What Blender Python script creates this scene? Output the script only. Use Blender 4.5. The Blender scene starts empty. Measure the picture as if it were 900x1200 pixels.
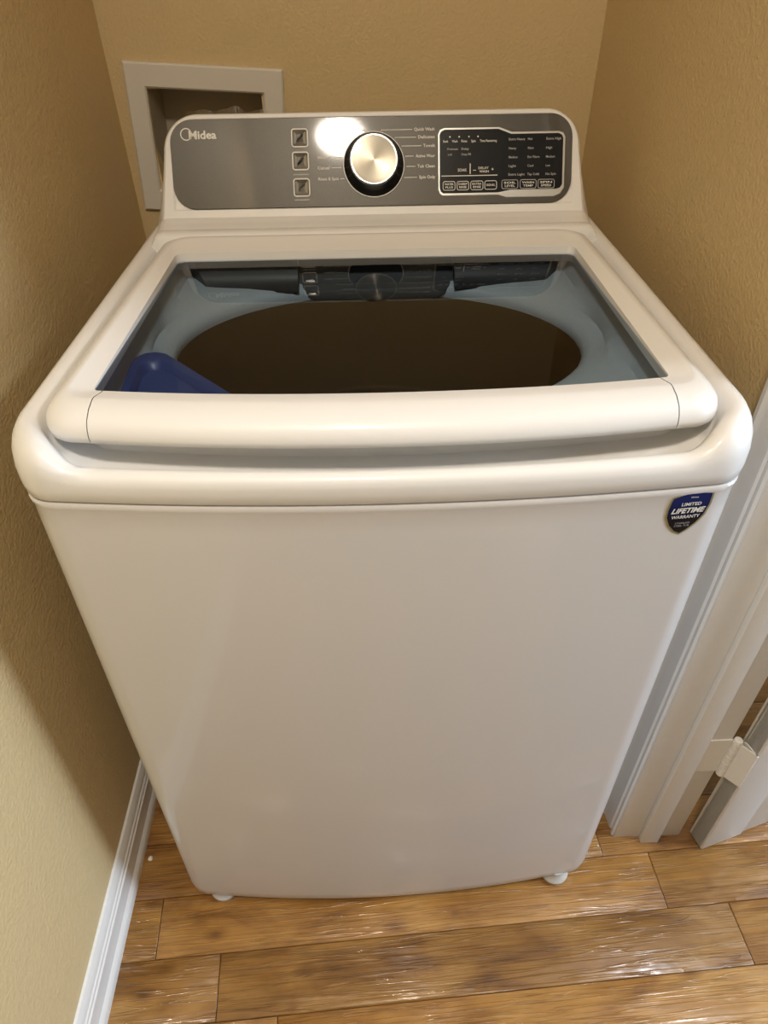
import bpy, bmesh, math, random
from mathutils import Vector, Matrix, noise
random.seed(7)
D = bpy.data
S = bpy.context.scene
C = S.collection

# ------------------------------------------------------------------ camera, world, lights, exposure
CAM = dict(loc=(-0.0128, -0.5081, 1.2920), yaw=-0.0199, pitch=0.71015, roll=0.01335, f=832.0)

def make_camera():
    cy, sy = math.cos(CAM['yaw']), math.sin(CAM['yaw'])
    cp, sp = math.cos(CAM['pitch']), math.sin(CAM['pitch'])
    fwd = Vector((-sy * cp, cy * cp, -sp)); right = Vector((cy, sy, 0)); down = fwd.cross(right)
    c, s = math.cos(CAM['roll']), math.sin(CAM['roll'])
    r2 = right * c + down * s; d2 = -right * s + down * c
    m = Matrix((r2, -d2, -fwd)).transposed().to_4x4()
    m.translation = Vector(CAM['loc'])
    cam = D.cameras.new('camera'); cam.sensor_fit = 'HORIZONTAL'; cam.sensor_width = 36.0
    cam.lens = CAM['f'] / 900.0 * 36.0; cam.clip_start = 0.01
    o = D.objects.new('camera', cam); C.objects.link(o); o.matrix_world = m
    S.camera = o
make_camera()

S.view_settings.view_transform = 'Standard'
S.view_settings.look = 'None'
S.view_settings.exposure = -0.12
S.view_settings.gamma = 1.0
S.view_settings.use_curve_mapping = False

W = D.worlds.new('world'); S.world = W; W.use_nodes = True
bg = W.node_tree.nodes['Background']; bg.inputs[0].default_value = (0.80, 0.90, 1.0, 1); bg.inputs[1].default_value = 1.0

LAMP = (-0.10, -0.80, 2.40)
def area(name, loc, target, size, energy, col, shape='DISK', sy=None):
    l = D.lights.new(name, 'AREA'); l.shape = shape; l.size = size; l.energy = energy; l.color = col
    if sy: l.size_y = sy
    o = D.objects.new(name, l); C.objects.link(o); o.location = loc
    o.rotation_euler = (Vector(target) - Vector(loc)).to_track_quat('-Z', 'Y').to_euler()
    return o
# daylight entering by the window of the room beyond the doorway
area('window_daylight', (2.92, -0.40, 1.35), (0.0, -0.15, 0.55), 1.0, 66.0, (0.58, 0.78, 1.0), 'RECTANGLE', 1.2)
# bright ceiling light of that room, shining out through the doorway
ROOM_LAMP = (1.70, -0.32, 2.40)
area('room_lamp_light', (ROOM_LAMP[0], ROOM_LAMP[1], ROOM_LAMP[2] - 0.03), (ROOM_LAMP[0], ROOM_LAMP[1], 0), 0.40, 25.0, (0.95, 0.96, 1.0))

# ------------------------------------------------------------------ helpers
class MB:
    """collects vertices and faces, then links them as one mesh object"""
    def __init__(self): self.v = []; self.f = []
    def add(self, vs, fs):
        n = len(self.v); self.v += [Vector(p) for p in vs]; self.f += [tuple(i + n for i in f) for f in fs]; return self
    def box(self, a, b, m=None):
        x0, y0, z0 = a; x1, y1, z1 = b
        vs = [(x0,y0,z0),(x1,y0,z0),(x1,y1,z0),(x0,y1,z0),(x0,y0,z1),(x1,y0,z1),(x1,y1,z1),(x0,y1,z1)]
        if m: vs = [m @ Vector(p) for p in vs]
        return self.add(vs, [(3,2,1,0),(4,5,6,7),(0,1,5,4),(1,2,6,5),(2,3,7,6),(3,0,4,7)])
    def loft(self, rings, closed=True, cap0=False, cap1=False, skip=None):
        n = len(rings[0]); vs = [p for r in rings for p in r]; fs = []
        for k in range(len(rings) - 1):
            for i in range(n if closed else n - 1):
                if skip and skip(k, i): continue
                j = (i + 1) % n
                fs.append((k*n+i, k*n+j, (k+1)*n+j, (k+1)*n+i))
        if cap0: fs.append(tuple(range(n))[::-1])
        if cap1: fs.append(tuple((len(rings)-1)*n + i for i in range(n)))
        return self.add(vs, fs)
    def lathe(self, prof, m=None, n=48, cap0=False, cap1=False):
        rings = []
        for r, z in prof:
            ring = [Vector((r*math.cos(2*math.pi*i/n), r*math.sin(2*math.pi*i/n), z)) for i in range(n)]
            rings.append([m @ p for p in ring] if m else ring)
        return self.loft(rings, True, cap0, cap1)
    def build(self, name, mat, parent=None, origin=(0,0,0), smooth=35, bevel=0, recalc=True, segs=2):
        me = D.meshes.new(name); o0 = Vector(origin)
        me.from_pydata([p - o0 for p in self.v], [], self.f); me.validate()
        if recalc or bevel:
            bm = bmesh.new(); bm.from_mesh(me)
            bmesh.ops.remove_doubles(bm, verts=bm.verts, dist=1e-6)
            if recalc: bmesh.ops.recalc_face_normals(bm, faces=bm.faces)
            if bevel:
                es = [e for e in bm.edges if len(e.link_faces) == 2 and e.calc_face_angle() > math.radians(40)]
                bmesh.ops.bevel(bm, geom=es, offset=bevel, segments=segs, profile=0.5, affect='EDGES', clamp_overlap=True)
            bm.to_mesh(me); bm.free()
        if smooth:
            me.polygons.foreach_set('use_smooth', [True] * len(me.polygons))
            me.set_sharp_from_angle(angle=math.radians(smooth))
        if mat: me.materials.append(mat)
        return link(name, me, parent)
def link(name, me, parent=None):
    o = D.objects.new(name, me); C.objects.link(o)
    if parent: o.parent = parent
    return o
def empty(name, loc):
    o = D.objects.new(name, None); C.objects.link(o); o.location = loc; o.empty_display_size = 0.05; return o
def tag(o, label=None, cat=None, group=None, kind=None):
    if label: o['label'] = label
    if cat: o['category'] = cat
    if group: o['group'] = group
    if kind: o['kind'] = kind
    return o
def struct(o, label, cat):
    return tag(o, label, cat, kind='structure')
def lerp(a, b, t): return a + (b - a) * t
def sstep(a, b, x):
    t = max(0.0, min(1.0, (x - a) / (b - a))); return t * t * (3 - 2 * t)

# ------------------------------------------------------------------ materials
def mat(name, col=(0.8,0.8,0.8), rough=0.5, metal=0.0, coat=0.0, coat_rough=0.05, spec=0.5):
    m = D.materials.new(name); m.use_nodes = True
    b = m.node_tree.nodes['Principled BSDF']
    b.inputs['Base Color'].default_value = (*col, 1); b.inputs['Roughness'].default_value = rough
    b.inputs['Metallic'].default_value = metal; b.inputs['Coat Weight'].default_value = coat
    b.inputs['Coat Roughness'].default_value = coat_rough; b.inputs['Specular IOR Level'].default_value = spec
    return m
def nd(m, t, **kw):
    n = m.node_tree.nodes.new(t)
    for k, v in kw.items(): setattr(n, k, v)
    return n
def lk(m, a, b): m.node_tree.links.new(a, b)
def bsdf(m): return m.node_tree.nodes['Principled BSDF']
def add_noise(m, scale, amt_col=0.0, bump=0.0, dist=0.001, detail=3, vec='Object', scl=None, rough_amt=0):
    tc = nd(m, 'ShaderNodeTexCoord'); nz = nd(m, 'ShaderNodeTexNoise'); nz.inputs['Scale'].default_value = scale
    nz.inputs['Detail'].default_value = detail
    src = tc.outputs[vec]
    if scl:
        mp = nd(m, 'ShaderNodeMapping'); mp.inputs['Scale'].default_value = scl; lk(m, src, mp.inputs['Vector']); src = mp.outputs['Vector']
    lk(m, src, nz.inputs['Vector'])
    b = bsdf(m)
    if bump:
        bp = nd(m, 'ShaderNodeBump'); bp.inputs['Strength'].default_value = bump; bp.inputs['Distance'].default_value = dist
        lk(m, nz.outputs['Fac'], bp.inputs['Height']); lk(m, bp.outputs['Normal'], b.inputs['Normal'])
    if amt_col:
        base = b.inputs['Base Color'].default_value[:3]
        mx = nd(m, 'ShaderNodeMix', data_type='RGBA')
        mx.inputs['A'].default_value = (*[c * (1 - amt_col) for c in base], 1); mx.inputs['B'].default_value = (*[min(1, c * (1 + amt_col)) for c in base], 1)
        lk(m, nz.outputs['Fac'], mx.inputs['Factor']); lk(m, mx.outputs['Result'], b.inputs['Base Color'])
    return nz

M = {}
M['paint'] = mat('tan_wall_paint', (0.68, 0.525, 0.285), 0.55); add_noise(M['paint'], 190, 0.06, 0.9, 0.0016, 3)
M['ceiling'] = mat('white_ceiling_paint', (0.70, 0.68, 0.64), 0.8); add_noise(M['ceiling'], 120, 0.03, 0.2, 0.002)
M['trim'] = mat('white_trim_paint', (0.80, 0.79, 0.77), 0.28); add_noise(M['trim'], 60, 0.03, 0.08, 0.001)
M['doorpaint'] = mat('white_door_paint', (0.80, 0.785, 0.75), 0.38); add_noise(M['doorpaint'], 90, 0.03, 0.10, 0.001)
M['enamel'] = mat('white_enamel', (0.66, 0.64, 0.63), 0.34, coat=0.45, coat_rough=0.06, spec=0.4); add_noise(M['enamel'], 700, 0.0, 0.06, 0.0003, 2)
M['plastic'] = mat('white_gloss_plastic', (0.80, 0.79, 0.775), 0.36, coat=0.30, coat_rough=0.04, spec=0.35)
M['basin'] = mat('grey_plastic', (0.46, 0.53, 0.585), 0.42); add_noise(M['basin'], 300, 0.08, 0.05, 0.0005)
M['blue'] = mat('navy_blue_plastic', (0.016, 0.06, 0.24), 0.35)
M['black'] = mat('black_gloss', (0.005, 0.005, 0.006), 0.25, spec=0.25)
M['rubber'] = mat('grey_foot_plastic', (0.50, 0.48, 0.45), 0.5)
M['silver'] = mat('silver_trim', (0.55, 0.54, 0.51), 0.30, metal=0.85)
M['print'] = mat('pale_print', (0.78, 0.76, 0.70), 0.5)
M['printdim'] = mat('dim_print', (0.42, 0.42, 0.42), 0.5)
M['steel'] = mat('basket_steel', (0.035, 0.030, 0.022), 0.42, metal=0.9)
M['panel'] = mat('graphite_panel', (0.058, 0.050, 0.037), 0.40, metal=0.3, coat=0.45, coat_rough=0.06); add_noise(M['panel'], 900, 0.35, 0.03, 0.0002, 2)
M['btn'] = mat('dark_metal_button', (0.30, 0.29, 0.27), 0.25, metal=0.9)
M['boxwhite'] = mat('outlet_box_plastic', (0.74, 0.71, 0.64), 0.45)
M['boxin'] = mat('outlet_box_interior', (0.40, 0.35, 0.27), 0.6)
M['gold'] = mat('sticker_gold_edge', (0.42, 0.40, 0.22), 0.3, metal=0.5)
M['crumb'] = mat('white_crumb', (0.8, 0.78, 0.74), 0.7)
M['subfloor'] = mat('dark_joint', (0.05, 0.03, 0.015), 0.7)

# brushed dial cap: radial anisotropic metal
m = M['dial'] = mat('brushed_dial', (0.20, 0.18, 0.14), 0.31, metal=1.0)
tn = nd(m, 'ShaderNodeTangent', direction_type='RADIAL', axis='Z'); lk(m, tn.outputs[0], bsdf(m).inputs['Tangent'])
bsdf(m).inputs['Anisotropic'].default_value = 0.95; bsdf(m).inputs['Anisotropic Rotation'].default_value = 0.25

# tinted lid glass: a clear tinted pane with a mirror-like surface
m = M['glass'] = D.materials.new('tinted_lid_glass'); m.use_nodes = True
nt = m.node_tree; nt.nodes.clear()
out = nd(m, 'ShaderNodeOutputMaterial'); mx = nd(m, 'ShaderNodeMixShader'); tr = nd(m, 'ShaderNodeBsdfTransparent'); gl = nd(m, 'ShaderNodeBsdfGlossy'); fr = nd(m, 'ShaderNodeFresnel')
tr.inputs[0].default_value = (0.72, 0.79, 0.84, 1); gl.inputs['Roughness'].default_value = 0.0; gl.inputs[0].default_value = (1, 1, 1, 1); fr.inputs[0].default_value = 1.33
lk(m, fr.outputs[0], mx.inputs[0]); lk(m, tr.outputs[0], mx.inputs[1]); lk(m, gl.outputs[0], mx.inputs[2]); lk(m, mx.outputs[0], out.inputs[0])
m = M['film'] = D.materials.new('clear_film'); m.use_nodes = True
m.node_tree.nodes.clear()
out = nd(m, 'ShaderNodeOutputMaterial'); mx = nd(m, 'ShaderNodeMixShader'); tr = nd(m, 'ShaderNodeBsdfTransparent'); gl = nd(m, 'ShaderNodeBsdfGlossy')
tr.inputs[0].default_value = (0.95, 0.94, 0.92, 1); gl.inputs['Roughness'].default_value = 0.15; mx.inputs[0].default_value = 0.18
lk(m, tr.outputs[0], mx.inputs[1]); lk(m, gl.outputs[0], mx.inputs[2]); lk(m, mx.outputs[0], out.inputs[0])

# shield sticker: blue to black
m = M['sticker'] = mat('sticker_face', (0.01, 0.015, 0.07), 0.22)
tc = nd(m, 'ShaderNodeTexCoord'); sx = nd(m, 'ShaderNodeSeparateXYZ'); mr = nd(m, 'ShaderNodeMapRange'); cr = nd(m, 'ShaderNodeValToRGB')
lk(m, tc.outputs['Generated'], sx.inputs[0]); lk(m, sx.outputs['Z'], mr.inputs['Value'])
mr.inputs['From Min'].default_value = 0.35; mr.inputs['From Max'].default_value = 0.85
lk(m, mr.outputs[0], cr.inputs[0]); cr.color_ramp.elements[0].color = (0.004, 0.005, 0.010, 1); cr.color_ramp.elements[1].color = (0.006, 0.016, 0.11, 1)
lk(m, cr.outputs[0], bsdf(m).inputs['Base Color'])

# hand-scraped wood planks
def wood():
    m = mat('scraped_wood', (0.3, 0.17, 0.06), 0.30, coat=0.45, coat_rough=0.10)
    b = bsdf(m)
    tc = nd(m, 'ShaderNodeTexCoord'); oi = nd(m, 'ShaderNodeObjectInfo')
    cmb = nd(m, 'ShaderNodeCombineXYZ')
    mu = nd(m, 'ShaderNodeMath', operation='MULTIPLY'); mu.inputs[1].default_value = 37.0; lk(m, oi.outputs['Random'], mu.inputs[0])
    lk(m, mu.outputs[0], cmb.inputs[0]); lk(m, mu.outputs[0], cmb.inputs[1]); lk(m, mu.outputs[0], cmb.inputs[2])
    ad = nd(m, 'ShaderNodeVectorMath', operation='ADD'); lk(m, tc.outputs['Object'], ad.inputs[0]); lk(m, cmb.outputs[0], ad.inputs[1])
    def nz(scl, scale, detail=4, dist=0.0, rough=0.55):
        mp = nd(m, 'ShaderNodeMapping'); mp.inputs['Scale'].default_value = scl; lk(m, ad.outputs[0], mp.inputs['Vector'])
        n = nd(m, 'ShaderNodeTexNoise'); n.inputs['Scale'].default_value = scale; n.inputs['Detail'].default_value = detail
        n.inputs['Distortion'].default_value = dist; n.inputs['Roughness'].default_value = rough
        lk(m, mp.outputs['Vector'], n.inputs['Vector']); return n
    def ramp(src, stops):
        r = nd(m, 'ShaderNodeValToRGB'); els = r.color_ramp.elements
        while len(els) < len(stops): els.new(0.5)
        for e, (p, c) in zip(els, stops): e.position = p; e.color = (*c, 1)
        lk(m, src, r.inputs[0]); return r
    patch = nz((1.0, 2.4, 1.0), 7.0, 3, 0.6)
    c1 = ramp(patch.outputs['Fac'], [(0.28, (0.135, 0.052, 0.011)), (0.44, (0.270, 0.125, 0.029)), (0.60, (0.365, 0.185, 0.047)), (0.78, (0.44, 0.245, 0.075))])
    grain = nz((1.0, 14.0, 1.0), 6.0, 5, 1.4, 0.6)
    g1 = ramp(grain.outputs['Fac'], [(0.30, (0.55, 0.50, 0.44)), (0.46, (0.92, 0.91, 0.89)), (0.70, (1.08, 1.06, 1.02))])
    mx = nd(m, 'ShaderNodeMix', data_type='RGBA', blend_type='MULTIPLY'); mx.inputs['Factor'].default_value = 0.85
    lk(m, c1.outputs[0], mx.inputs['A']); lk(m, g1.outputs[0], mx.inputs['B'])
    # knots
    mpk = nd(m, 'ShaderNodeMapping'); mpk.inputs['Scale'].default_value = (1.0, 1.9, 1.0); lk(m, ad.outputs[0], mpk.inputs['Vector'])
    vo = nd(m, 'ShaderNodeTexVoronoi'); vo.inputs['Scale'].default_value = 7.5; lk(m, mpk.outputs['Vector'], vo.inputs['Vector'])
    k1 = ramp(vo.outputs['Distance'], [(0.03, (0.18, 0.14, 0.10)), (0.09, (0.55, 0.46, 0.38)), (0.20, (1, 1, 1))])
    mk = nd(m, 'ShaderNodeMix', data_type='RGBA', blend_type='MULTIPLY'); mk.inputs['Factor'].default_value = 0.8
    lk(m, mx.outputs['Result'], mk.inputs['A']); lk(m, k1.outputs[0], mk.inputs['B'])
    hs = nd(m, 'ShaderNodeHueSaturation'); mr = nd(m, 'ShaderNodeMapRange'); mr.inputs['To Min'].default_value = 0.85; mr.inputs['To Max'].default_value = 1.15
    lk(m, oi.outputs['Random'], mr.inputs['Value']); lk(m, mr.outputs[0], hs.inputs['Value']); lk(m, mk.outputs['Result'], hs.inputs['Color'])
    lk(m, hs.outputs[0], b.inputs['Base Color'])
    # scraped relief along the grain
    scr = nz((0.55, 15.0, 1.0), 8.0, 3, 0.9, 0.45)
    rp = ramp(scr.outputs['Fac'], [(0.40, (0.35, 0.35, 0.35)), (0.475, (0.45, 0.45, 0.45)), (0.50, (1, 1, 1)), (0.56, (0.5, 0.5, 0.5)), (0.70, (0.35, 0.35, 0.35))])
    bp = nd(m, 'ShaderNodeBump'); bp.inputs['Strength'].default_value = 0.7; bp.inputs['Distance'].default_value = 0.0016
    lk(m, rp.outputs[0], bp.inputs['Height'])
    wav = nz((2.0, 4.0, 1.0), 8.0, 2)
    bp2 = nd(m, 'ShaderNodeBump'); bp2.inputs['Strength'].default_value = 0.35; bp2.inputs['Distance'].default_value = 0.004
    lk(m, wav.outputs['Fac'], bp2.inputs['Height']); lk(m, bp.outputs['Normal'], bp2.inputs['Normal'])
    lk(m, bp2.outputs['Normal'], b.inputs['Normal']); lk(m, bp2.outputs['Normal'], b.inputs['Coat Normal'])
    return m
M['wood'] = wood()

# ------------------------------------------------------------------ room shell
XL, YB, XR, XR2, H = -0.455, 0.947, 0.404, 0.522, 2.42
XRF = 0.418   # the right wall runs slightly out of square
YJ = 0.088            # rough end of the wall that holds the doorway
YD0, HD = -0.74, 2.06 # other side and head of the doorway
YF, XE, YN, YH, XH = -4.4, 3.0, 1.7, -1.0, -2.6

fl = struct(MB().box((XH - 0.10, YF - 0.1, -0.05), (XE + 0.1, YN + 0.1, -0.0035)).build('floor', M['subfloor']), 'golden brown scraped wood plank floor', 'floor')
struct(MB().box((XH - 0.10, YF - 0.1, H), (XE + 0.1, YN + 0.1, H + 0.08)).build('ceiling', M['ceiling']), 'white painted ceiling', 'ceiling')
struct(MB().box((XL - 0.10, YH, 0), (XL, YN, H)).build('wall_left', M['paint']), 'tan textured wall with white baseboard beside the washer', 'wall')
# back wall with the cavity for the outlet box
BX, BZ, BT = -0.2965, 0.956, math.radians(3.5)     # box centre and lean
def back_wall():
    mb = MB(); d = 0.12
    hx0, hx1, hz0, hz1 = BX - 0.103, BX + 0.103, BZ - 0.088, BZ + 0.088
    mb.box((XL, YB, 0), (hx0, YB + d, H)); mb.box((hx1, YB, 0), (XR, YB + d, H))
    mb.box((hx0, YB, 0), (hx1, YB + d, hz0)); mb.box((hx0, YB, hz1), (hx1, YB + d, H))
    return mb.build('wall_back', M['paint'], recalc=False)
struct(back_wall(), 'tan wall behind the washer console', 'wall')
def right_wall():
    mb = MB()
    mb.loft([[(XRF, YJ, z), (XR2, YJ, z), (XR2, YB + 0.12, z), (XR, YB + 0.12, z), (XR, YB, z)] for z in (0, H)], True, True, True); mb.box((XR, YF, 0), (XR2, YD0 - 0.02, H)); mb.box((XR, YD0 - 0.02, HD + 0.02), (XR2, YJ, H))
    return mb.build('wall_right', M['paint'], recalc=False)
struct(right_wall(), 'tan wall right of the washer ending at the doorway', 'wall')
struct(MB().box((XH, YF - 0.1, 0), (XE, YF, H)).build('wall_front', M['paint']), 'tan hallway wall facing the washer', 'wall')
struct(MB().box((XR2, YN, 0), (XE, YN + 0.1, H)).build('wall_far', M['paint']), 'tan far wall of the next room', 'wall')
struct(MB().box((XH - 0.1, YF - 0.1, 0), (XH, YH + 0.1, H)).build('wall_hall_end', M['paint']), 'tan wall at the end of the hallway', 'wall')
struct(MB().box((XH, YH, 0), (XL - 0.10, YH + 0.1, H)).build('wall_hall_side', M['paint']), 'tan wall along the side of the hallway', 'wall')
def wall_window():
    mb = MB(); y0, y1, z0, z1 = -1.0, 0.20, 0.75, 1.95
    mb.box((XE, YF - 0.1, 0), (XE + 0.1, y0, H)); mb.box((XE, y1, 0), (XE + 0.1, YN + 0.1, H)); mb.box((XE, y0, 0), (XE + 0.1, y1, z0)); mb.box((XE, y0, z1), (XE + 0.1, y1, H))
    return mb.build('wall_window', M['paint'], recalc=False)
struct(wall_window(), 'tan wall with a window in the next room', 'wall')

# floor planks (rotated a little against the walls)
PA, PW, PL = math.radians(3.4), 0.094, 0.852
def planks():
    g = 0.0008; b = 0.0014
    def pmesh(L):
        mb = MB(); a, c = L / 2 - g / 2, PW / 2 - g / 2
        def r(i, z): return [(-a + i, -c + i, z), (a - i, -c + i, z), (a - i, c - i, z), (-a + i, c - i, z)]
        mb.loft([r(0, -0.009), r(0, -b), r(b * 0.35, -b * 0.3), r(b, 0)], True, True, True)
        me = D.meshes.new('plank'); me.from_pydata(mb.v, [], mb.f); me.materials.append(M['wood'])
        me.polygons.foreach_set('use_smooth', [True] * len(me.polygons)); me.set_sharp_from_angle(angle=math.radians(50)); return me
    full = pmesh(PL)
    offs = {0: 0.568, 1: 0.463, 2: 0.382, -1: -0.190}
    ca, sa = math.cos(PA), math.sin(PA)
    for k in range(-7, 12):
        v = -0.124 + k * PW
        u0 = offs.get(k, random.uniform(0, PL))
        n0 = math.floor((-0.9 - u0) / PL)
        for n in range(n0, n0 + 5):
            u = u0 + (n + 0.5) * PL
            x, y = u * ca - v * sa, u * sa + v * ca
            if x + PL / 2 < XL - 0.05 or x - PL / 2 > 1.75: continue
            o = link('plank', full, fl); o.location = (x, y, 0); o.rotation_euler = (0, 0, PA)
planks()

# baseboard along the wall beside the washer (moulded profile swept along y)
def sweep_y(prof, y0, y1): # profile in (x,z)
    mb = MB(); mb.loft([[(x, y0, z) for x, z in prof], [(x, y1, z) for x, z in prof]], True, True, True); return mb
bb = [(0, 0), (0.017, 0), (0.0175, 0.012), (0.0165, 0.020), (0.0125, 0.026), (0.0120, 0.060), (0.0125, 0.063), (0.0105, 0.066), (0.0105, 0.072), (0.0085, 0.075), (0.0085, 0.080), (0.006, 0.088), (0.0035, 0.094), (0, 0.096)]
struct(sweep_y([(XL + x, z) for x, z in bb], YH, YB).build('baseboard_left', M['trim'], smooth=30), 'white moulded baseboard along the tan wall', 'baseboard')

# door frame: jamb, stop, casing
jm = struct(MB().box((XRF - 0.011, YJ - 0.016, 0), (XR2 + 0.004, YJ, HD)).build('trim_1', M['doorpaint'], bevel=0.001), 'white door jamb at the end of the tan wall', 'door jamb')
MB().box((0.452, YJ - 0.028, 0), (0.484, YJ - 0.016, HD)).build('door_stop', M['doorpaint'], jm, bevel=0.0015)
cs = [(0, 0), (0.010, 0), (0.0125, 0.003), (0.0125, 0.007), (0.009, 0.010), (0.0095, 0.013), (0.012, 0.016), (0.0125, 0.022), (0.0135, 0.040), (0.0155, 0.044), (0.0175, 0.047), (0.0175, 0.053), (0.0150, 0.057), (0, 0.057)]
mb = MB(); pr = [(XRF - x * 1.1, YJ - 0.013 + y) for x, y in cs]
mb.loft([[(x, y, 0) for x, y in pr], [(x, y, HD + 0.06) for x, y in pr]], True, True, True)
struct(mb.build('trim_2', M['trim'], smooth=30), 'white moulded door casing beside the washer', 'door casing')
jm2 = struct(MB().box((XR - 0.012, YD0 - 0.02, 0), (XR2 + 0.004, YD0, HD)).build('trim_3', M['doorpaint']), 'white latch side door jamb near the viewer', 'door jamb')
struct(MB().box((XR - 0.012, YD0, HD), (XR2 + 0.004, YJ - 0.016, HD + 0.02)).build('trim_4', M['doorpaint']), 'white head jamb over the doorway', 'door jamb')

# open door swung into the next room, with its hinge
def door():
    hx, hy = 0.5535, 0.041; a = math.radians(17.0); T = 0.034; L = 0.74
    R = Matrix.Translation((hx, hy, 0.010)) @ Matrix.Rotation(a, 4, 'Z')
    d = tag(D.objects.new('door_1', None), 'white door standing open beyond the doorway', 'door', kind='structure'); C.objects.link(d)
    d.matrix_world = R
    zt = HD - 0.02
    MB().box((0, 0.003, 0), (L, T - 0.003, zt)).build('door_slab', M['doorpaint'], d, bevel=0.0008)
    for nm, a0, b0 in (('stile', (0, 0, 0), (0.085, T, zt)), ('stile', (L - 0.10, 0, 0), (L, T, zt))):
        MB().box(a0, b0).build(nm, M['doorpaint'], d, bevel=0.0012)
    # hinge: leaf on the door edge, leaf on the jamb, knuckle between
    def leaf(pts, t, mtx, nm, par):
        n = len(pts); mb = MB(); v = [mtx @ Vector((x, -t / 2, z)) for x, z in pts] + [mtx @ Vector((x, t / 2, z)) for x, z in pts]
        f = [tuple(range(n)), tuple(range(2 * n - 1, n - 1, -1))] + [(i, (i + 1) % n, n + (i + 1) % n, n + i) for i in range(n)]
        return mb.add(v, f).build(nm, M['doorpaint'], par, bevel=0.0004, segs=1)
    def rr(w, h, r):
        p = [(0, 0), (w - r, 0)]
        p += [(w - r + r * math.sin(t), r - r * math.cos(t)) for t in [math.pi / 10 * i for i in range(1, 5)]] + [(w, r), (w, h - r)]
        p += [(w - r + r * math.cos(t), h - r + r * math.sin(t)) for t in [math.pi / 10 * i for i in range(1, 5)]] + [(w - r, h), (0, h)]
        return p
    hz = 0.228
    hg = MB()
    kn = Vector((XR2 + 0.009, YJ - 0.022, 0))           # knuckle axis
    Ri = R.inverted()
    for z0, z1 in ((0, 0.018), (0.0186, 0.036), (0.0366, 0.054), (0.0546, 0.072), (0.0726, 0.090)):
        prof = [(0.0, z0), (0.0062, z0), (0.0067, z0 + 0.0006), (0.0067, z1 - 0.0006), (0.0062, z1), (0.0, z1)]
        hg.lathe(prof, Ri @ Matrix.Translation((kn.x, kn.y, hz)), 16)
    hg.lathe([(0.0, 0.0895), (0.0055, 0.0895), (0.0072, 0.092), (0.006, 0.097), (0.0, 0.099)], Ri @ Matrix.Translation((kn.x, kn.y, hz)), 16)
    hinge = hg.build('hinge_knuckle', M['doorpaint'], d)
    # jamb leaf lies on the jamb face (facing -y), from the knuckle back towards the stop
    mj = Ri @ Matrix.Translation((kn.x, YJ - 0.0168, hz)) @ Matrix.Scale(-1, 4, (1, 0, 0))
    leaf(rr(0.046, 0.090, 0.012), 0.0024, mj, 'hinge_leaf', d)
    # door leaf lies on the door edge (facing -x in the door frame)
    md = Matrix.Translation((-0.0014, 0.0, hz - 0.010)) @ Matrix.Rotation(math.radians(90), 4, 'Z')
    leaf(rr(0.033, 0.090, 0.012), 0.0024, md, 'hinge_leaf', d)
    # plate bridging knuckle to door leaf
    p0 = Ri @ kn; mb = MB()
    ang = math.atan2(0.002 - p0.y, -0.001 - p0.x); ln = math.hypot(0.002 - p0.y, -0.001 - p0.x)
    mb.box((0, -0.0012, hz - 0.010), (ln, 0.0012, hz + 0.080), Matrix.Translation((p0.x, p0.y, 0)) @ Matrix.Rotation(ang, 4, 'Z'))
    mb.build('hinge_plate', M['doorpaint'], d)
    for (x, z) in ((0.012, 0.02), (0.024, 0.045), (0.012, 0.07)):
        s = Matrix.Translation((-0.0026, x + 0.002, hz - 0.01 + z)) @ Matrix.Rotation(math.radians(-90), 4, 'Y')
        MB().lathe([(0, 0.0009), (0.0025, 0.0009), (0.004, 0.0)], s, 12).build('hinge_screw', M['doorpaint'], d)
door()

# ceiling lamp in the hallway
m = M['diffuser'] = mat('lamp_diffuser', (0.9, 0.85, 0.75), 0.4); bsdf(m).inputs['Emission Color'].default_value = (1.0, 0.72, 0.40, 1); bsdf(m).inputs['Emission Strength'].default_value = 4.0
m = M['diffuser_cool'] = mat('cool_lamp_diffuser', (0.9, 0.9, 0.9), 0.4); bsdf(m).inputs['Emission Color'].default_value = (1.0, 0.98, 0.95, 1); bsdf(m).inputs['Emission Strength'].default_value = 6.0
for LP, k, dm, lb in ((LAMP, 0.66, 'diffuser', 'round warm ceiling lamp in the hallway above the viewer'), (ROOM_LAMP, 1.5, 'diffuser_cool', 'round bright ceiling lamp in the room beyond the doorway')):
    lamp = empty('ceiling_lamp', LP); tag(lamp, lb, 'ceiling lamp')
    MB().lathe([(0, 0.02), (0.165 * k, 0.02), (0.17 * k, 0.012), (0.17 * k, -0.006), (0.15 * k, -0.012), (0.14 * k, -0.008)], Matrix.Translation(LP), 48).build('lamp_base', M['trim'], lamp, LP)
    MB().lathe([(0.14 * k, -0.008), (0.12 * k, -0.016), (0.06 * k, -0.022), (0, -0.024)], Matrix.Translation(LP), 48).build('lamp_diffuser', M[dm], lamp, LP)
area('hall_lamp_light', (LAMP[0], LAMP[1], LAMP[2] - 0.03), (LAMP[0], LAMP[1], 0), 0.17, 20.5, (1.0, 0.90, 0.77))

# ------------------------------------------------------------------ washing machine
WO = (0.0, 0.33, 0.0)
wm = empty('washing_machine', WO)
tag(wm, 'white top load washing machine with a glass lid and graphite control panel', 'washing machine')
def part(mb, name, m, parent=wm, **k): return mb.build(name, m, parent, WO, **k)

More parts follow.
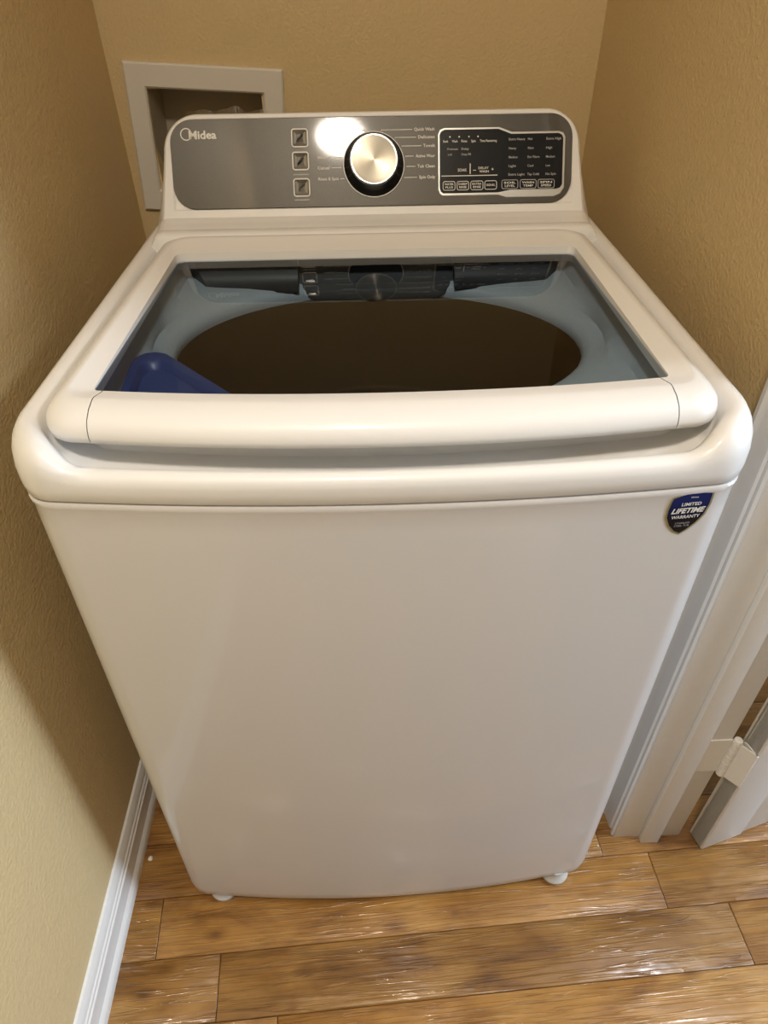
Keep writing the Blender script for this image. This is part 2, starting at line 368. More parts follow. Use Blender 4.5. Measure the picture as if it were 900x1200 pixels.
NF, NS, NB, NA = 26, 16, 12, 9
def outline(hF, hB, yF, yB, rF, rB, bow, z, cut=0.0):
    """rounded outline seen from above: front, right side, back, left side; z may be a function of (x, y)"""
    P = []; hx = hF - rF
    xs = [lerp(-hx, hx, i / NF) for i in range(NF + 1)]
    if cut:
        c = min(0.270, hx - 0.003); d = c - cut
        xs = [-hx, -c] + [lerp(-d, d, i / (NF - 4)) for i in range(NF - 3)] + [c, hx]
    for x in xs: P.append((x, yF - bow * (1 - (x / hx) ** 2)))
    arc = lambda cx, cy, r, a0, a1: [(cx + r * math.cos(lerp(a0, a1, i / NA)), cy + r * math.sin(lerp(a0, a1, i / NA))) for i in range(1, NA)]
    P += arc(hF - rF, yF + rF, rF, -math.pi / 2, 0)
    for i in range(NS + 1):
        t = i / NS; P.append((lerp(hF, hB, t), lerp(yF + rF, yB - rB, t)))
    P += arc(hB - rB, yB - rB, rB, 0, math.pi / 2)
    for i in range(NB + 1): P.append((lerp(hB - rB, -hB + rB, i / NB), yB))
    P += arc(-hB + rB, yB - rB, rB, math.pi / 2, math.pi)
    for i in range(NS + 1):
        t = i / NS; P.append((lerp(-hB, -hF, t), lerp(yB - rB, yF + rF, t)))
    P += arc(-hF + rF, yF + rF, rF, math.pi, 1.5 * math.pi)
    return [Vector((x, y, z(x, y) if callable(z) else z)) for x, y in P]

# cabinet
CBH, CYF, CBOW, CRF = 0.3405, 0.004, 0.016, 0.034
def lean(x, z): return -(1 - z / 0.873) * (0.016 - 0.009 * x / CBH - 0.007 * (x / CBH) ** 2)   # foot of the front stands a little forward
def cab(z, i=0.0, r=0.0):
    P = outline(CBH - i, CBH - i, CYF + i, 0.66 - i, CRF + r, 0.02, CBOW, z)
    return [Vector((p.x, p.y + lean(p.x, z) * (1 - sstep(0.02, 0.5, p.y)), p.z)) for p in P]
mb = MB()
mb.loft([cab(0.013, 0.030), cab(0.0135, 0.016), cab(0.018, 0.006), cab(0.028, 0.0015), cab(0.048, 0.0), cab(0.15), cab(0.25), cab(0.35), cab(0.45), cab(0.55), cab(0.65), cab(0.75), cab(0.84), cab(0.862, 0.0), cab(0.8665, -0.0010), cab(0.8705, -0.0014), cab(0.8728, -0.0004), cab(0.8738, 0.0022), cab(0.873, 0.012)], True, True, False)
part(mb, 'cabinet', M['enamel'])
def front_y(x): return CYF - CBOW * (1 - (x / (CBH - CRF)) ** 2) if abs(x) < CBH - CRF else CYF + CRF - math.sqrt(max(0, CRF**2 - (abs(x) - CBH + CRF)**2))

# top cover: body band, crowned rim, channel around the lid, inner lip
def cz(base, front): # rim height dips towards the front edge
    return lambda x, y: lerp(front, base, max(sstep(0.03, 0.10, y), sstep(0.278, 0.316, abs(x))))
def cov(hF, yF, z, rF=0.05, bow=0.016, hB=None, yB=0.655, rB=0.03): return outline(hF, hB if hB else hF - 0.022, yF, yB, rF, rB, bow, z)
rings = [cov(0.338, 0.0065, 0.876, 0.032), cov(0.3408, 0.0036, 0.8755, 0.035), cov(0.3422, 0.0022, 0.8775, 0.036), cov(0.3440, 0.0012, 0.888, 0.038),
         cov(0.3452, 0.0010, cz(0.903, 0.8945), 0.042), cov(0.3465, 0.0018, cz(0.9155, 0.9005), 0.050), cov(0.3460, 0.0045, cz(0.9240, 0.9045), 0.057), cov(0.3430, 0.0090, cz(0.9300, 0.9068), 0.060),
         cov(0.3370, 0.0140, cz(0.9330, 0.9062), 0.058), cov(0.3295, 0.0185, cz(0.9315, 0.9028), 0.053), cov(0.3240, 0.0225, cz(0.9260, 0.8965), 0.048), cov(0.3200, 0.0255, cz(0.9150, 0.8870), 0.044),
         cov(0.3165, 0.0285, cz(0.9080, 0.8720), 0.040, 0.018), cov(0.302, 0.066, cz(0.906, 0.868), 0.036, 0.010, 0.285, 0.50, 0.02), cov(0.296, 0.067, 0.925, 0.036, 0.009, 0.278, 0.49, 0.02), cov(0.288, 0.068, 0.926, 0.036, 0.008, 0.270, 0.482, 0.02)]
cover = part(MB().loft(rings), 'top_cover', M['plastic'], smooth=50)

# basin under the glass: wall, sloping shelf, rim of the tub mouth
TC, TRX, TRY = (0.0, 0.287), 0.247, 0.168
def ell(base, k, z, kx=1.0):
    out = []
    for p in base:
        a = math.atan2((p.y - TC[1]) / TRY, (p.x - TC[0]) / TRX); out.append(Vector((TC[0] + TRX * k * math.cos(a), TC[1] + TRY * k * math.sin(a), z)))
    return out
b0 = cov(0.288, 0.068, 0.926, 0.036, 0.008, 0.270, 0.482, 0.02)
b1 = cov(0.284, 0.072, 0.910, 0.036, 0.008, 0.266, 0.478, 0.02)
b2 = cov(0.279, 0.078, 0.898, 0.036, 0.008, 0.262, 0.473, 0.02)
def mixr(a, b, t, z): return [Vector((lerp(p.x, q.x, t), lerp(p.y, q.y, t), z)) for p, q in zip(a, b)]
e1 = ell(b2, 1.10, 0.8905)
rings = [b0, b1, b2, mixr(b2, e1, 0.5, 0.8955), mixr(b2, e1, 0.85, 0.8925), e1, ell(b2, 1.045, 0.8880), ell(b2, 1.012, 0.882), ell(b2, 1.0, 0.8755), ell(b2, 1.004, 0.869)]
part(MB().loft(rings), 'tub_cover', M['basin'], smooth=60)
# side blocks added to darken the back of the basin, central housing, with the water inlet lip over the tub mouth
M['charcoal'] = mat('charcoal_plastic', (0.030, 0.031, 0.033), 0.45)
M['inlet'] = mat('dark_grey_plastic', (0.085, 0.09, 0.095), 0.45)
def slab(pts, z0, z1):
    return MB().loft([[(x, y, z0) for x, y in pts], [(x, y, z1) for x, y in pts]], True, True, True)
def back_block(x0, x1, r0, r1, P):
    def p(y, z): return [(x0 + r0 * (0.476 - y), y, z), (x1 - r1 * (0.476 - y), y, z)]
    A = [Vector(p(y, z)[0]) for y, z in P]; B = [Vector(p(y, z)[1]) for y, z in P]
    return MB().loft([A, B], True, True, True)
HS = [(0.477, 0.926), (0.466, 0.926), (0.452, 0.919), (0.441, 0.9075), (0.434, 0.900), (0.433, 0.8855), (0.477, 0.8855)]
HC = [(0.477, 0.926), (0.470, 0.926), (0.462, 0.918), (0.456, 0.9035), (0.452, 0.8930), (0.452, 0.884), (0.477, 0.884)]
part(back_block(-0.2645, -0.1072, 0.75, 0, HS), 'dark_back_block', M['charcoal'], smooth=50)
part(back_block(0.1072, 0.2645, 0, 0.75, HS), 'dark_back_block', M['charcoal'], smooth=50)
part(back_block(-0.1066, 0.1066, 0, 0, HC), 'dark_back_block', M['inlet'], smooth=50)
part(slab([(-0.108, 0.470), (-0.108, 0.450), (-0.082, 0.431), (0.082, 0.431), (0.108, 0.450), (0.108, 0.470)], 0.872, 0.889), 'water_inlet', M['inlet'], bevel=0.004)
# detergent drawer in the front corner of the basin
dr = [(-0.272, 0.085), (-0.278, 0.205), (-0.275, 0.220), (-0.267, 0.228), (-0.255, 0.230), (-0.243, 0.226), (-0.150, 0.128), (-0.130, 0.100), (-0.125, 0.085)]
def shr(pts, k, c=(-0.225, 0.135)): return [(lerp(x, c[0], k), lerp(y, c[1], k)) for x, y in pts]
mb = MB()
o3 = lambda pts, z: [(x, y, z) for x, y in pts]
mb.loft([o3(dr, 0.884), o3(dr, 0.9045), o3(shr(dr, 0.03), 0.9075), o3(shr(dr, 0.22), 0.9085), o3(shr(dr, 0.25), 0.907), o3(shr(dr, 0.30), 0.8985)], True, True, True)
part(mb, 'detergent_drawer', M['blue'])
# stainless basket with its wash plate
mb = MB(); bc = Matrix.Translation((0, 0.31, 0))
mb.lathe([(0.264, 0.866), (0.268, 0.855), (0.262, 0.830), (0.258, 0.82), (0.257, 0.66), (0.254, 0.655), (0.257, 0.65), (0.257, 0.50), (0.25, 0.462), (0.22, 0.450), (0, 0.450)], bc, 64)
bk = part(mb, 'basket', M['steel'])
mb = MB(); mb.lathe([(0.19, 0.452), (0.188, 0.462), (0.175, 0.468), (0.09, 0.474), (0.05, 0.50), (0.035, 0.512), (0, 0.514)], bc, 48)
for k in range(6):
    a = k * math.pi / 3; Mx = bc @ Matrix.Rotation(a, 4, 'Z')
    vs = [Mx @ Vector(p) for p in ((0.03, -0.018, 0.465), (0.17, -0.012, 0.462), (0.17, 0.012, 0.462), (0.03, 0.018, 0.465), (0.035, -0.004, 0.515), (0.165, -0.003, 0.482), (0.165, 0.003, 0.482), (0.035, 0.004, 0.515))]
    mb.add(vs, [(3,2,1,0),(4,5,6,7),(0,1,5,4),(1,2,6,5),(2,3,7,6),(3,0,4,7)])
part(mb, 'wash_plate', M['steel'], bk)
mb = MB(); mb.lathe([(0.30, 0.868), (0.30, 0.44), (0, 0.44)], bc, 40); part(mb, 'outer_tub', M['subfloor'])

# lid: frame, front handle bar, tinted glass
CUT = 0.0009
def lid(hF, hB, yF, yB, z, rF=0.05, bow=0.020, rB=0.03): return outline(hF, hB, yF, yB, rF, rB, bow, z, CUT)
def lz(base, front, y0=0.02, y1=0.085): return lambda x, y: lerp(front, base + 0.008 * (y - 0.1), sstep(y0, y1, y))
lr = [lid(0.300, 0.275, 0.056, 0.470, lz(0.915, 0.918), 0.022), lid(0.309, 0.284, 0.0445, 0.481, lz(0.914, 0.9162), 0.027), lid(0.3135, 0.2885, 0.0385, 0.4855, lz(0.916, 0.9165), 0.029),
      lid(0.3160, 0.2910, 0.0355, 0.488, lz(0.922, 0.9195), 0.031), lid(0.3165, 0.2915, 0.0345, 0.489, lz(0.9300, 0.9245), 0.032), lid(0.3150, 0.2900, 0.0362, 0.488, lz(0.9370, 0.9315), 0.032), lid(0.3110, 0.2860, 0.0415, 0.484, lz(0.9420, 0.9385), 0.030),
      lid(0.3050, 0.2800, 0.0520, 0.478, lz(0.9452, 0.9435), 0.027), lid(0.2990, 0.2740, 0.0650, 0.470, lz(0.9465, 0.9462), 0.023, 0.019), lid(0.2972, 0.2722, 0.070, 0.4680, lz(0.9458, 0.9468), 0.021, 0.018), lid(0.2800, 0.2660, 0.0860, 0.4345, lz(0.9410, 0.9480), 0.008, 0.017, 0.012), lid(0.2775, 0.2635, 0.0895, 0.4300, lz(0.9405, 0.9480), 0.006, 0.017, 0.010),
      lid(0.2770, 0.2630, 0.0900, 0.4295, lz(0.9290, 0.936), 0.006, 0.017, 0.010)]
ld = MB().loft(lr, True, False, False, lambda k, i: 1 <= i <= NF - 2)
lid_o = part(ld, 'lid', M['plastic'], smooth=40)
# front bar spans the straight front only
fb = MB().loft([r[2:NF - 1] for r in lr], False)
part(fb, 'lid_handle', M['plastic'], lid_o, smooth=40)
# bridging strip recessed under the two joints
for i in (1, NF - 2):
    part(MB().loft([[p + Vector((0, 0.0012, -0.0014)) for p in r[i:i + 2]] for r in lr], False), 'lid_joint', M['plastic'], lid_o)
g0 = [p.copy() for p in lid(0.2778, 0.2638, 0.0890, 0.4305, lambda x, y: 0.9390 - 0.0060 * (y - 0.07) / 0.36, 0.0063, 0.017, 0.010)]
part(MB().add(g0, [tuple(range(len(g0)))]), 'lid_glass', M['glass'], lid_o, smooth=0, recalc=False)

# feet
for fx, fy in ((-0.285, 0.006), (0.285, 0.014), (-0.285, 0.60), (0.285, 0.60)):
    mb = MB(); mb.lathe([(0, 0), (0.019, 0), (0.022, 0.003), (0.0235, 0.012), (0.020, 0.016), (0.016, 0.022), (0.016, 0.03), (0, 0.03)], Matrix.Translation((fx, fy, 0)), 28)
    part(mb, 'foot', M['rubber'])

# ------------------------------------------------------------------ console
FB, FT = Vector((0, 0.545, 0.945)), Vector((0, 0.612, 1.070))
fv = (FT - FB).normalized(); fn = Vector((0, -fv.z, fv.y)); FX = Vector((1, 0, 0))
def face(u, v, n=0.0): return FB + FX * u + fv * v + fn * n
FM = Matrix(((1, fv.x, fn.x, FB.x), (0, fv.y, fn.y, FB.y), (0, fv.z, fn.z, FB.z), (0, 0, 0, 1)))
def ucurve(hb, ht, vb, vt, r, n=14, ns=10):
    """open arch outline (left foot, left side, top, right side, right foot)"""
    L = []
    for i in range(ns + 1):
        t = i / ns; L.append((-lerp(hb, ht, t), lerp(vb, vt - r, t)))
    for i in range(1, n):
        a = math.pi - (math.pi / 2) * i / n; L.append((-ht + r + r * math.cos(a), vt - r + r * math.sin(a)))
    for i in range(13): L.append((lerp(-ht + r, ht - r, i / 12), vt))
    R_ = [(-x, y) for x, y in L[:ns + n]][::-1]
    return L + R_
def ring_face(cv, n): return [face(u, v, n) for u, v in cv]
def ring_y(cv, y, zb): return [Vector((u, y, zb + v)) for u, v in cv]
rg = [ring_face(ucurve(0.284, 0.281, 0.015, 0.1335, 0.032), -0.002), ring_face(ucurve(0.287, 0.2835, 0.0115, 0.1355, 0.034), 0.0), ring_face(ucurve(0.3035, 0.2915, -0.014, 0.1400, 0.046), -0.0005), ring_face(ucurve(0.3075, 0.2945, -0.018, 0.1422, 0.049), -0.0030), ring_face(ucurve(0.3105, 0.2960, -0.020, 0.1432, 0.050), -0.0075),
      ring_face(ucurve(0.3190, 0.2972, -0.022, 0.1428, 0.050), -0.018), ring_face(ucurve(0.3265, 0.2985, -0.024, 0.1415, 0.050), -0.032), ring_y(ucurve(0.329, 0.2990, -0.030, 0.1060, 0.048), 0.652, 0.945), ring_y(ucurve(0.328, 0.298, -0.030, 0.1040, 0.046), 0.657, 0.945)]
mb = MB(); mb.loft(rg, False)
mb.add(rg[-1], [tuple(range(len(rg[-1])))]); mb.add(rg[0], [tuple(range(len(rg[0])))])
mb.add([face(-0.286, 0.0155, -0.0002), face(0.286, 0.0155, -0.0002), face(0.3035, -0.014, -0.0005), face(-0.3035, -0.014, -0.0005)], [(3, 2, 1, 0)])
mb.add([face(-0.2855, 0.018, -0.002), face(0.2855, 0.018, -0.002), face(0.286, 0.0155, -0.0002), face(-0.286, 0.0155, -0.0002)], [(3, 2, 1, 0)])
con = part(mb, 'console', M['plastic'], smooth=32)
# stepped ledge between lid and console
prof = [(0.490, 0.925), (0.4915, 0.9420), (0.495, 0.9455), (0.501, 0.9470), (0.512, 0.9462), (0.5145, 0.9448), (0.517, 0.9458), (0.528, 0.9465), (0.5385, 0.9490), (0.5430, 0.9505), (0.5500, 0.950), (0.552, 0.92)]
mb = MB(); nP = []
for x, k in [(-0.313, 0.016), (-0.309, 0.006), (-0.303, 0.0015)] + [(lerp(-0.296, 0.296, i / 12), 0.0) for i in range(13)] + [(0.303, 0.0015), (0.309, 0.006), (0.313, 0.016)]:
    nP.append([Vector((x, y, z - k)) for y, z in prof])
mb.loft(nP, False); mb.add(nP[0], [tuple(range(len(prof)))]); mb.add(nP[-1], [tuple(range(len(prof)))])
part(mb, 'console_ledge', M['plastic'], smooth=40)

# graphite panel
def rrect(u0, u1, v0, v1, r, n=7):
    P = []
    for cx, cy, a in ((u1 - r, v0 + r, -90), (u1 - r, v1 - r, 0), (u0 + r, v1 - r, 90), (u0 + r, v0 + r, 180)):
        for i in range(n + 1):
            t = math.radians(a + 90 * i / n); P.append((cx + r * math.cos(t), cy + r * math.sin(t)))
    return P
def inset(P, d):
    n = len(P); out = []
    for i in range(n):
        a, b, c = Vector(P[i - 1]), Vector(P[i]), Vector(P[(i + 1) % n])
        e1 = (b - a).normalized() if (b - a).length > 1e-9 else Vector((0, 0)); e2 = (c - b).normalized() if (c - b).length > 1e-9 else e1
        nn = Vector((-(e1.y + e2.y), e1.x + e2.x)); nn = nn.normalized() if nn.length > 1e-6 else nn
        out.append((b.x + nn.x * d, b.y + nn.y * d))
    return out
def plate(P, n0, n1, bev=0.0006):
    mb = MB(); mb.loft([[face(u, v, n0) for u, v in P], [face(u, v, n1 - bev) for u, v in P], [face(u, v, n1) for u, v in inset(P, bev)]], True, True, True); return mb
def band(P, w, n0, n1):
    Q = inset(P, w); mb = MB(); mb.loft([[face(u, v, n0) for u, v in P], [face(u, v, n1) for u, v in P], [face(u, v, n1) for u, v in Q], [face(u, v, n0) for u, v in Q]], True); return mb
panel = part(plate(rrect(-0.2845, 0.2835, 0.0170, 0.1345, 0.031, 10), -0.002, 0.0012), 'control_panel', M['panel'], smooth=30)

# lettering
def text_mesh(s, size, bold=0.0, shear=0.0, ax='CENTER'):
    cu = D.curves.new('t', 'FONT'); cu.body = s; cu.size = size; cu.align_x = ax; cu.align_y = 'CENTER'; cu.resolution_u = 2; cu.offset = bold; cu.shear = shear
    o = D.objects.new('t', cu); C.objects.link(o); dg = bpy.context.evaluated_depsgraph_get()
    me = D.meshes.new_from_object(o.evaluated_get(dg)); D.objects.remove(o); D.curves.remove(cu)
    vs = [v.co.copy() for v in me.vertices]; fs = [tuple(p.vertices) for p in me.polygons]; D.meshes.remove(me); return vs, fs
def label(s, u, v, size, parent, m='print', ax='CENTER', n=0.0016, bold=0.00008, wid=None, name='lettering'):
    vs, fs = text_mesh(s, size, bold, 0, ax)
    if wid:
        w = max(p.x for p in vs) - min(p.x for p in vs); k = wid / w; vs = [Vector((p.x * k, p.y, 0)) for p in vs]
    return part(MB().add([face(u + p.x, v + p.y, n) for p in vs], fs), name, M[m], parent, smooth=0)
def stroke(u0, v0, u1, v1, w, parent, m='print', n=0.0016, name='printed_line'):
    d = Vector((u1 - u0, v1 - v0)); d.normalize(); q = Vector((-d.y, d.x)) * w / 2
    return part(MB().add([face(u0 + q.x, v0 + q.y, n), face(u1 + q.x, v1 + q.y, n), face(u1 - q.x, v1 - q.y, n), face(u0 - q.x, v0 - q.y, n)], [(3, 2, 1, 0)]), name, M[m], parent, smooth=0)
def arcband(cu, cv, r, w, a0, a1, parent, m='print', n=0.0016, name='logo_ring', k=30):
    vs = []; fs = []
    for i in range(k + 1):
        a = math.radians(lerp(a0, a1, i / k)); ww = w
        vs += [face(cu + (r - ww) * math.cos(a), cv + (r - ww) * math.sin(a), n), face(cu + r * math.cos(a), cv + r * math.sin(a), n)]
    for i in range(k): fs.append((2*i, 2*i+1, 2*i+3, 2*i+2))
    return part(MB().add(vs, fs), name, M[m], parent, smooth=0)

# logo
arcband(-0.2610, 0.1155, 0.0082, 0.0014, -330, -20, panel)
label('Midea', -0.2385, 0.1138, 0.0148, panel, wid=0.0385, bold=0.0004, name='logo_lettering')
# cycle names and pointer lines, both sides of the dial
KC = (0.0010, 0.0718); KR = 0.0435
rows = [0.1165, 0.1065, 0.0953, 0.0820, 0.0685, 0.0540]
right_n = ['Quick Wash', 'Delicates', 'Towels', 'Active Wear', 'Tub Clean', 'Spin Only']
wd = [0.0290, 0.0235, 0.0165, 0.0275, 0.0250, 0.0230]
for v, s, w in zip(rows, right_n, wd):
    label(s, 0.0880, v, 0.0058, panel, 'print', 'RIGHT', wid=w)
    du = math.sqrt(max(0.0, (KR + 0.0025)**2 - (v - KC[1])**2)); stroke(KC[0] + max(du, 0.006), v, 0.0880 - w - 0.0028, v, 0.0009, panel)
left_n = [None, None, None, 'Whites', 'Casual', 'Rinse & Spin']   # the first three names are lost in the glare
wl = [0.017, 0.024, 0.014, 0.016, 0.017, 0.029]
for v, s, w in zip(rows, left_n, wl):
    if s: label(s, -0.0790, v, 0.0058, panel, 'print', 'LEFT', wid=w)
    du = math.sqrt(max(0.0, (KR + 0.0025)**2 - (v - KC[1])**2)); stroke(-0.0790 + w + 0.0028, v, KC[0] - max(du, 0.006), v, 0.0009, panel)
# push buttons
for i, v in enumerate((0.1083, 0.0783, 0.0434)):
    P = rrect(-0.1025 - 0.0118, -0.1025 + 0.0118, v - 0.0122, v + 0.0122, 0.004, 5)
    b = part(band(P, 0.0016, 0.0, 0.0020), 'push_button', M['print'])
    Q = inset(P, 0.0018); mb = MB()
    mb.loft([[face(u, w_, 0.0008) for u, w_ in Q], [face(u, w_, 0.0022) for u, w_ in inset(Q, 0.0012)], [face(u, w_, 0.0012) for u, w_ in inset(Q, 0.0052)]], True, False, True)
    part(mb, 'button_cap', M['btn'], b, smooth=30)
for v, w in ((0.0605, 0.022), (0.0268, 0.022)): stroke(-0.1025 - w / 2, v, -0.1025 + w / 2, v, 0.0014, panel, 'printdim')
# dial
dial = part(MB().lathe([(0, 0.001), (KR - 0.0012, 0.001), (KR - 0.0012, 0.003), (KR - 0.006, 0.010), (0.0345, 0.026), (0.0335, 0.0285), (0.0, 0.0285)], FM @ Matrix.Translation((KC[0], KC[1], 0)), 72), 'dial', M['black'], smooth=30)
part(MB().lathe([(KR - 0.0014, 0.001), (KR - 0.0014, 0.0026), (KR, 0.0026), (KR, 0.001)], FM @ Matrix.Translation((KC[0], KC[1], 0)), 72), 'dial_ring', M['print'], dial)
mb = MB(); mb.lathe([(0.0318, 0.0), (0.0318, 0.0012), (0.0312, 0.0020), (0.0302, 0.0022), (0.020, 0.0017), (0.010, 0.0011), (0.0004, 0.0006)], None, 72, False, True)
cap = mb.build('dial_cap', M['dial'], dial, smooth=30)
cap.matrix_local = Matrix.Translation(-Vector(WO)) @ FM @ Matrix.Translation((KC[0], KC[1], 0.0285))
part(MB().lathe([(0.0306, 0.0304), (0.0306, 0.0312), (0.0320, 0.0312), (0.0322, 0.0300)], FM @ Matrix.Translation((KC[0], KC[1], 0)), 72), 'dial_cap_rim', M['silver'], dial)
# display: black glass with a stepped silver bezel
dp = [(0.0998, 0.0318), (0.178, 0.0318), (0.196, 0.0352), (0.262, 0.0352), (0.267, 0.0368), (0.2700, 0.0410), (0.2700, 0.1020), (0.268, 0.1062), (0.263, 0.1085), (0.196, 0.1085), (0.178, 0.1152), (0.1015, 0.1152), (0.0965, 0.1130), (0.0945, 0.1085), (0.0945, 0.0385), (0.0960, 0.0340)]
bez = [(0.0985, 0.0285), (0.178, 0.0285), (0.190, 0.0250), (0.258, 0.0250), (0.268, 0.0285), (0.2735, 0.0370), (0.2735, 0.1040), (0.2705, 0.1095), (0.264, 0.1118), (0.197, 0.1118), (0.179, 0.1182), (0.1005, 0.1182), (0.0945, 0.1155), (0.0918, 0.1095), (0.0918, 0.0375), (0.0940, 0.0315)]
disp = part(plate(bez, 0.0, 0.0018, 0.0008), 'display', M['silver'], smooth=30)
part(plate(dp, 0.0010, 0.0026, 0.0004), 'display_glass', M['black'], disp, smooth=30)
DN = 0.0030
def dl(s, px, py, size, m='print', wid=None, ax='CENTER'): label(s, px, py, size, disp, m, ax, DN, 0.00005, wid)
def U(px): return 0.0932 + (px - 514) * (0.2726 - 0.0932) / (661 - 514)
def V(py): return 0.0314 + (227 - py) * (0.1155 - 0.0314) / (227 - 152)
for s, px, w in (('Soak', 522, 0.0072), ('Wash', 532.7, 0.0080), ('Rinse', 543.5, 0.0080), ('Spin', 554.3, 0.0062), ('Time Remaining', 571.5, 0.0240)): dl(s, U(px), V(166), 0.0046, 'print', w)
for px in (527, 537.7, 549, 559.5): part(MB().lathe([(0, 0.0), (0.0011, 0.0)], FM @ Matrix.Translation((U(px), V(160.8), DN)), 10), 'indicator_dot', M['print'], disp)
for s, px, py, w in (('Pretreat', 530, 175, 0.015), ('Delay', 544.5, 175, 0.0105), ('Lock', 527, 181.3, 0.006), ('Deep Fill', 545.8, 181.3, 0.013)): dl(s, U(px), V(py), 0.0040, 'printdim', w)
dl('SOAK', U(541.3), V(199.8), 0.0056, 'print', 0.0130); dl('DELAY', U(566), V(197.7), 0.0044, 'print', 0.0145); dl('WASH', U(567), V(201.8), 0.0044, 'print', 0.0135); dl('+', U(576.7), V(199.6), 0.0070); dl('-', U(555.7), V(199.6), 0.0070, 'print', 0.0042)
stroke(U(550.6), V(192), U(550.6), V(204.5), 0.0012, disp, 'print', DN); stroke(U(517), V(206.3), U(582.5), V(206.3), 0.0011, disp, 'print', DN)
def dbtn(x0, x1, y0, y1, a, b=None, m='print'):
    P = rrect(U(x0), U(x1), V(y1), V(y0), 0.0030, 4); mb = MB(); Q = inset(P, 0.0008)
    mb.loft([[face(u, v, DN) for u, v in P], [face(u, v, DN) for u, v in Q]], True); part(mb, 'touch_key', M[m], disp, smooth=0)
    cx = (U(x0) + U(x1)) / 2; w = (U(x1) - U(x0)) * 0.72
    if b: dl(a, cx, V(lerp(y0, y1, 0.34)), 0.0040, 'print', w); dl(b, cx, V(lerp(y0, y1, 0.68)), 0.0040, 'print', w * 0.85)
    else: dl(a, cx, V((y0 + y1) / 2), 0.0042, 'print', w)
dbtn(518.6, 533.2, 212.5, 223.5, 'WATER', 'PLUS'); dbtn(535, 549.2, 212.5, 223.5, 'DEEP', 'RINSE'); dbtn(551, 566, 212.5, 223.5, 'EXTRA', 'RINSE'); dbtn(567.5, 582, 212.5, 223.3, 'SIGNAL')
dbtn(587.5, 607, 212, 223, 'SOIL', 'LEVEL', 'printdim'); dbtn(609, 628.5, 212, 223, 'WASH', 'TEMP', 'printdim'); dbtn(630, 649.8, 212, 223, 'SPIN', 'SPEED', 'printdim')
for px, names in ((595.2, ('Extra Heavy', 'Heavy', 'Medium', 'Light', 'Extra Light')), (617.4, ('Hot', 'Warm', 'Eco Warm', 'Cool', 'Tap Cold')), (638.8, ('Extra High', 'High', 'Medium', 'Low', 'No Spin'))):
    for s, py in zip(names, (164.8, 175.3, 185.7, 196, 206)): dl(s, U(px), V(py), 0.0044, 'printdim', 0.0021 * len(s), 'LEFT')

# warranty shield on the cabinet front
SX, SZ = 0.2885, 0.842
def surf(x, z, n): return Vector((x, front_y(x) - n, z))
sh = [(-0.0185, 0.0215), (-0.006, 0.0262), (0.008, 0.0275), (0.0205, 0.0255), (0.0220, 0.0235), (0.0222, 0.010), (0.0200, -0.003), (0.0145, -0.0135), (0.0070, -0.0220), (0.0, -0.0275), (-0.0080, -0.0235), (-0.0155, -0.0150), (-0.0205, -0.0040), (-0.0212, 0.006), (-0.0200, 0.0175)]
sh = sh[::-1]
def shield(P, n0, n1): 
    mb = MB(); a = [surf(SX + x, SZ + z, n0) for x, z in P]; b = [surf(SX + x, SZ + z, n1) for x, z in P]
    c = [surf(SX + x * 0.5, SZ + z * 0.5, n1) for x, z in P]; mb.loft([a, b, c], True, False, True); return mb
stk = part(shield(sh, 0.0, 0.0008), 'warranty_sticker', M['gold'], smooth=30)
stk['label'] = 'blue and black shield sticker with gold edge'
part(shield(inset(sh, 0.0022), 0.0006, 0.0011), 'sticker_face', M['sticker'], stk, smooth=30)
def slab_text(s, x, z, size, wid, bold=0.0001, shear=0.0, m='print'):
    vs, fs = text_mesh(s, size, bold, shear); w = max(p.x for p in vs) - min(p.x for p in vs); k = wid / w
    part(MB().add([surf(SX + x + p.x * k, SZ + z + p.y, 0.0015) for p in vs], fs), 'lettering', M[m], stk, smooth=0)
slab_text('Midea', 0.003, 0.0205, 0.0028, 0.0075, m='printdim')
slab_text('LIMITED', 0.002, 0.0120, 0.0056, 0.0195)
slab_text('LIFETIME', 0.000, 0.0040, 0.0088, 0.0335, 0.0003, 0.25)
slab_text('WARRANTY', 0.000, -0.0038, 0.0056, 0.0285)
slab_text('STAINLESS', -0.001, -0.0118, 0.0030, 0.0150, 0, m='printdim'); slab_text('STEEL TUB', -0.001, -0.0152, 0.0030, 0.0150, 0, m='printdim')

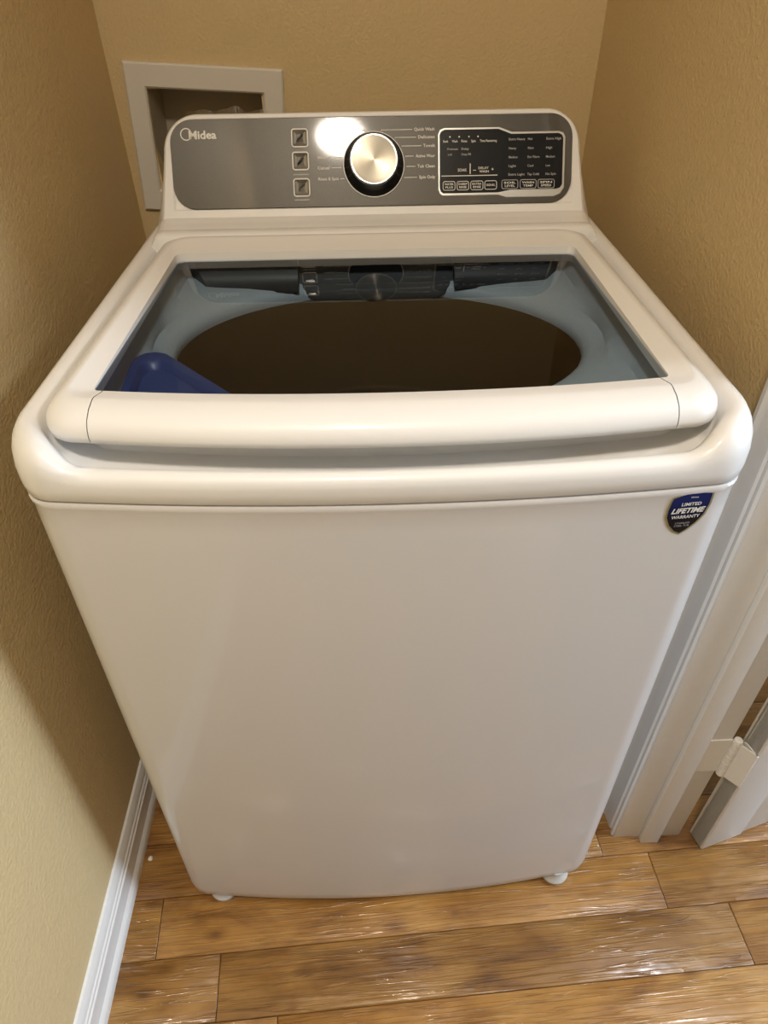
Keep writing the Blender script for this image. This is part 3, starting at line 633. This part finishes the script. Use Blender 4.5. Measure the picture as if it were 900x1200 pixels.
# ------------------------------------------------------------------ outlet box in the back wall
ob = empty('washer_outlet_box', (BX, YB, BZ)); ob.rotation_euler = (0, BT, 0)
tag(ob, 'white framed recessed washer outlet box in the tan wall behind the console', 'outlet box')
mb = MB(); ow, oh, iw, ih = 0.1385, 0.124, 0.1025, 0.085
def rq(w, h, y): return [(-w, y, -h), (w, y, -h), (w, y, h), (-w, y, h)]
mb.loft([rq(ow, oh, -0.0002), rq(ow, oh, -0.006), rq(ow - 0.003, oh - 0.003, -0.009), rq(iw + 0.003, ih + 0.003, -0.009), rq(iw, ih, -0.006), rq(iw, ih, 0.004)], True)
mb.build('box_frame', M['boxwhite'], ob, smooth=25)
MB().loft([rq(iw, ih, 0.004), rq(iw - 0.006, ih - 0.004, 0.085)], True, False, True).build('box_recess', M['boxin'], ob, smooth=25)
for vx, cn in ((-0.05, 'hot'), (0.05, 'cold')):
    MB().lathe([(0, -0.05), (0.010, -0.05), (0.010, -0.02), (0.014, -0.018), (0.014, 0.0), (0.008, 0.004), (0.008, 0.02), (0, 0.02)], Matrix.Translation((vx, 0.045, -0.035)), 20).build('hose_valve', M['silver'], ob)

# clear film sticking up behind the console top
mb = MB(); cols = 44; rws = 4; vs = []; fs = []
for i in range(cols):
    t = i / (cols - 1); x = lerp(-0.272, -0.150, t)
    e = math.sin(math.pi * t) ** 0.5; top = 1.0605 + e * (0.0045 + 0.0028 * math.sin(t * 14.0) + 0.001 * math.sin(t * 31 + 1))
    for j in range(rws):
        s = j / (rws - 1); vs.append((x, 0.662 + 0.006 * math.sin(t * 20 + s * 2) * s + 0.004 * s, lerp(1.030, top, s)))
for i in range(cols - 1):
    for j in range(rws - 1): fs.append((i*rws+j, (i+1)*rws+j, (i+1)*rws+j+1, i*rws+j+1))
fo = MB().add([(x - (-0.21), y - 0.662, z - 1.03) for x, y, z in vs], fs).build('plastic_film', M['film']); fo.location = (-0.21, 0.662, 1.03)
tag(fo, 'wavy clear plastic film sticking up behind the console top', 'plastic film')

# crumb on the floor by the baseboard
mb = MB(); bmx = bmesh.new(); bmesh.ops.create_icosphere(bmx, subdivisions=2, radius=0.0042)
for v in bmx.verts: v.co *= 1 + 0.35 * noise.noise(v.co * 300); v.co.z *= 0.6
mb.add([v.co + Vector((0, 0, 0.0024)) for v in bmx.verts], [tuple(x.index for x in f.verts) for f in bmx.faces]); bmx.free()
co = mb.build('crumb', M['crumb']); co.location = (-0.426, 0.061, 0)
tag(co, 'tiny white crumb on the wood floor beside the baseboard', 'crumb')
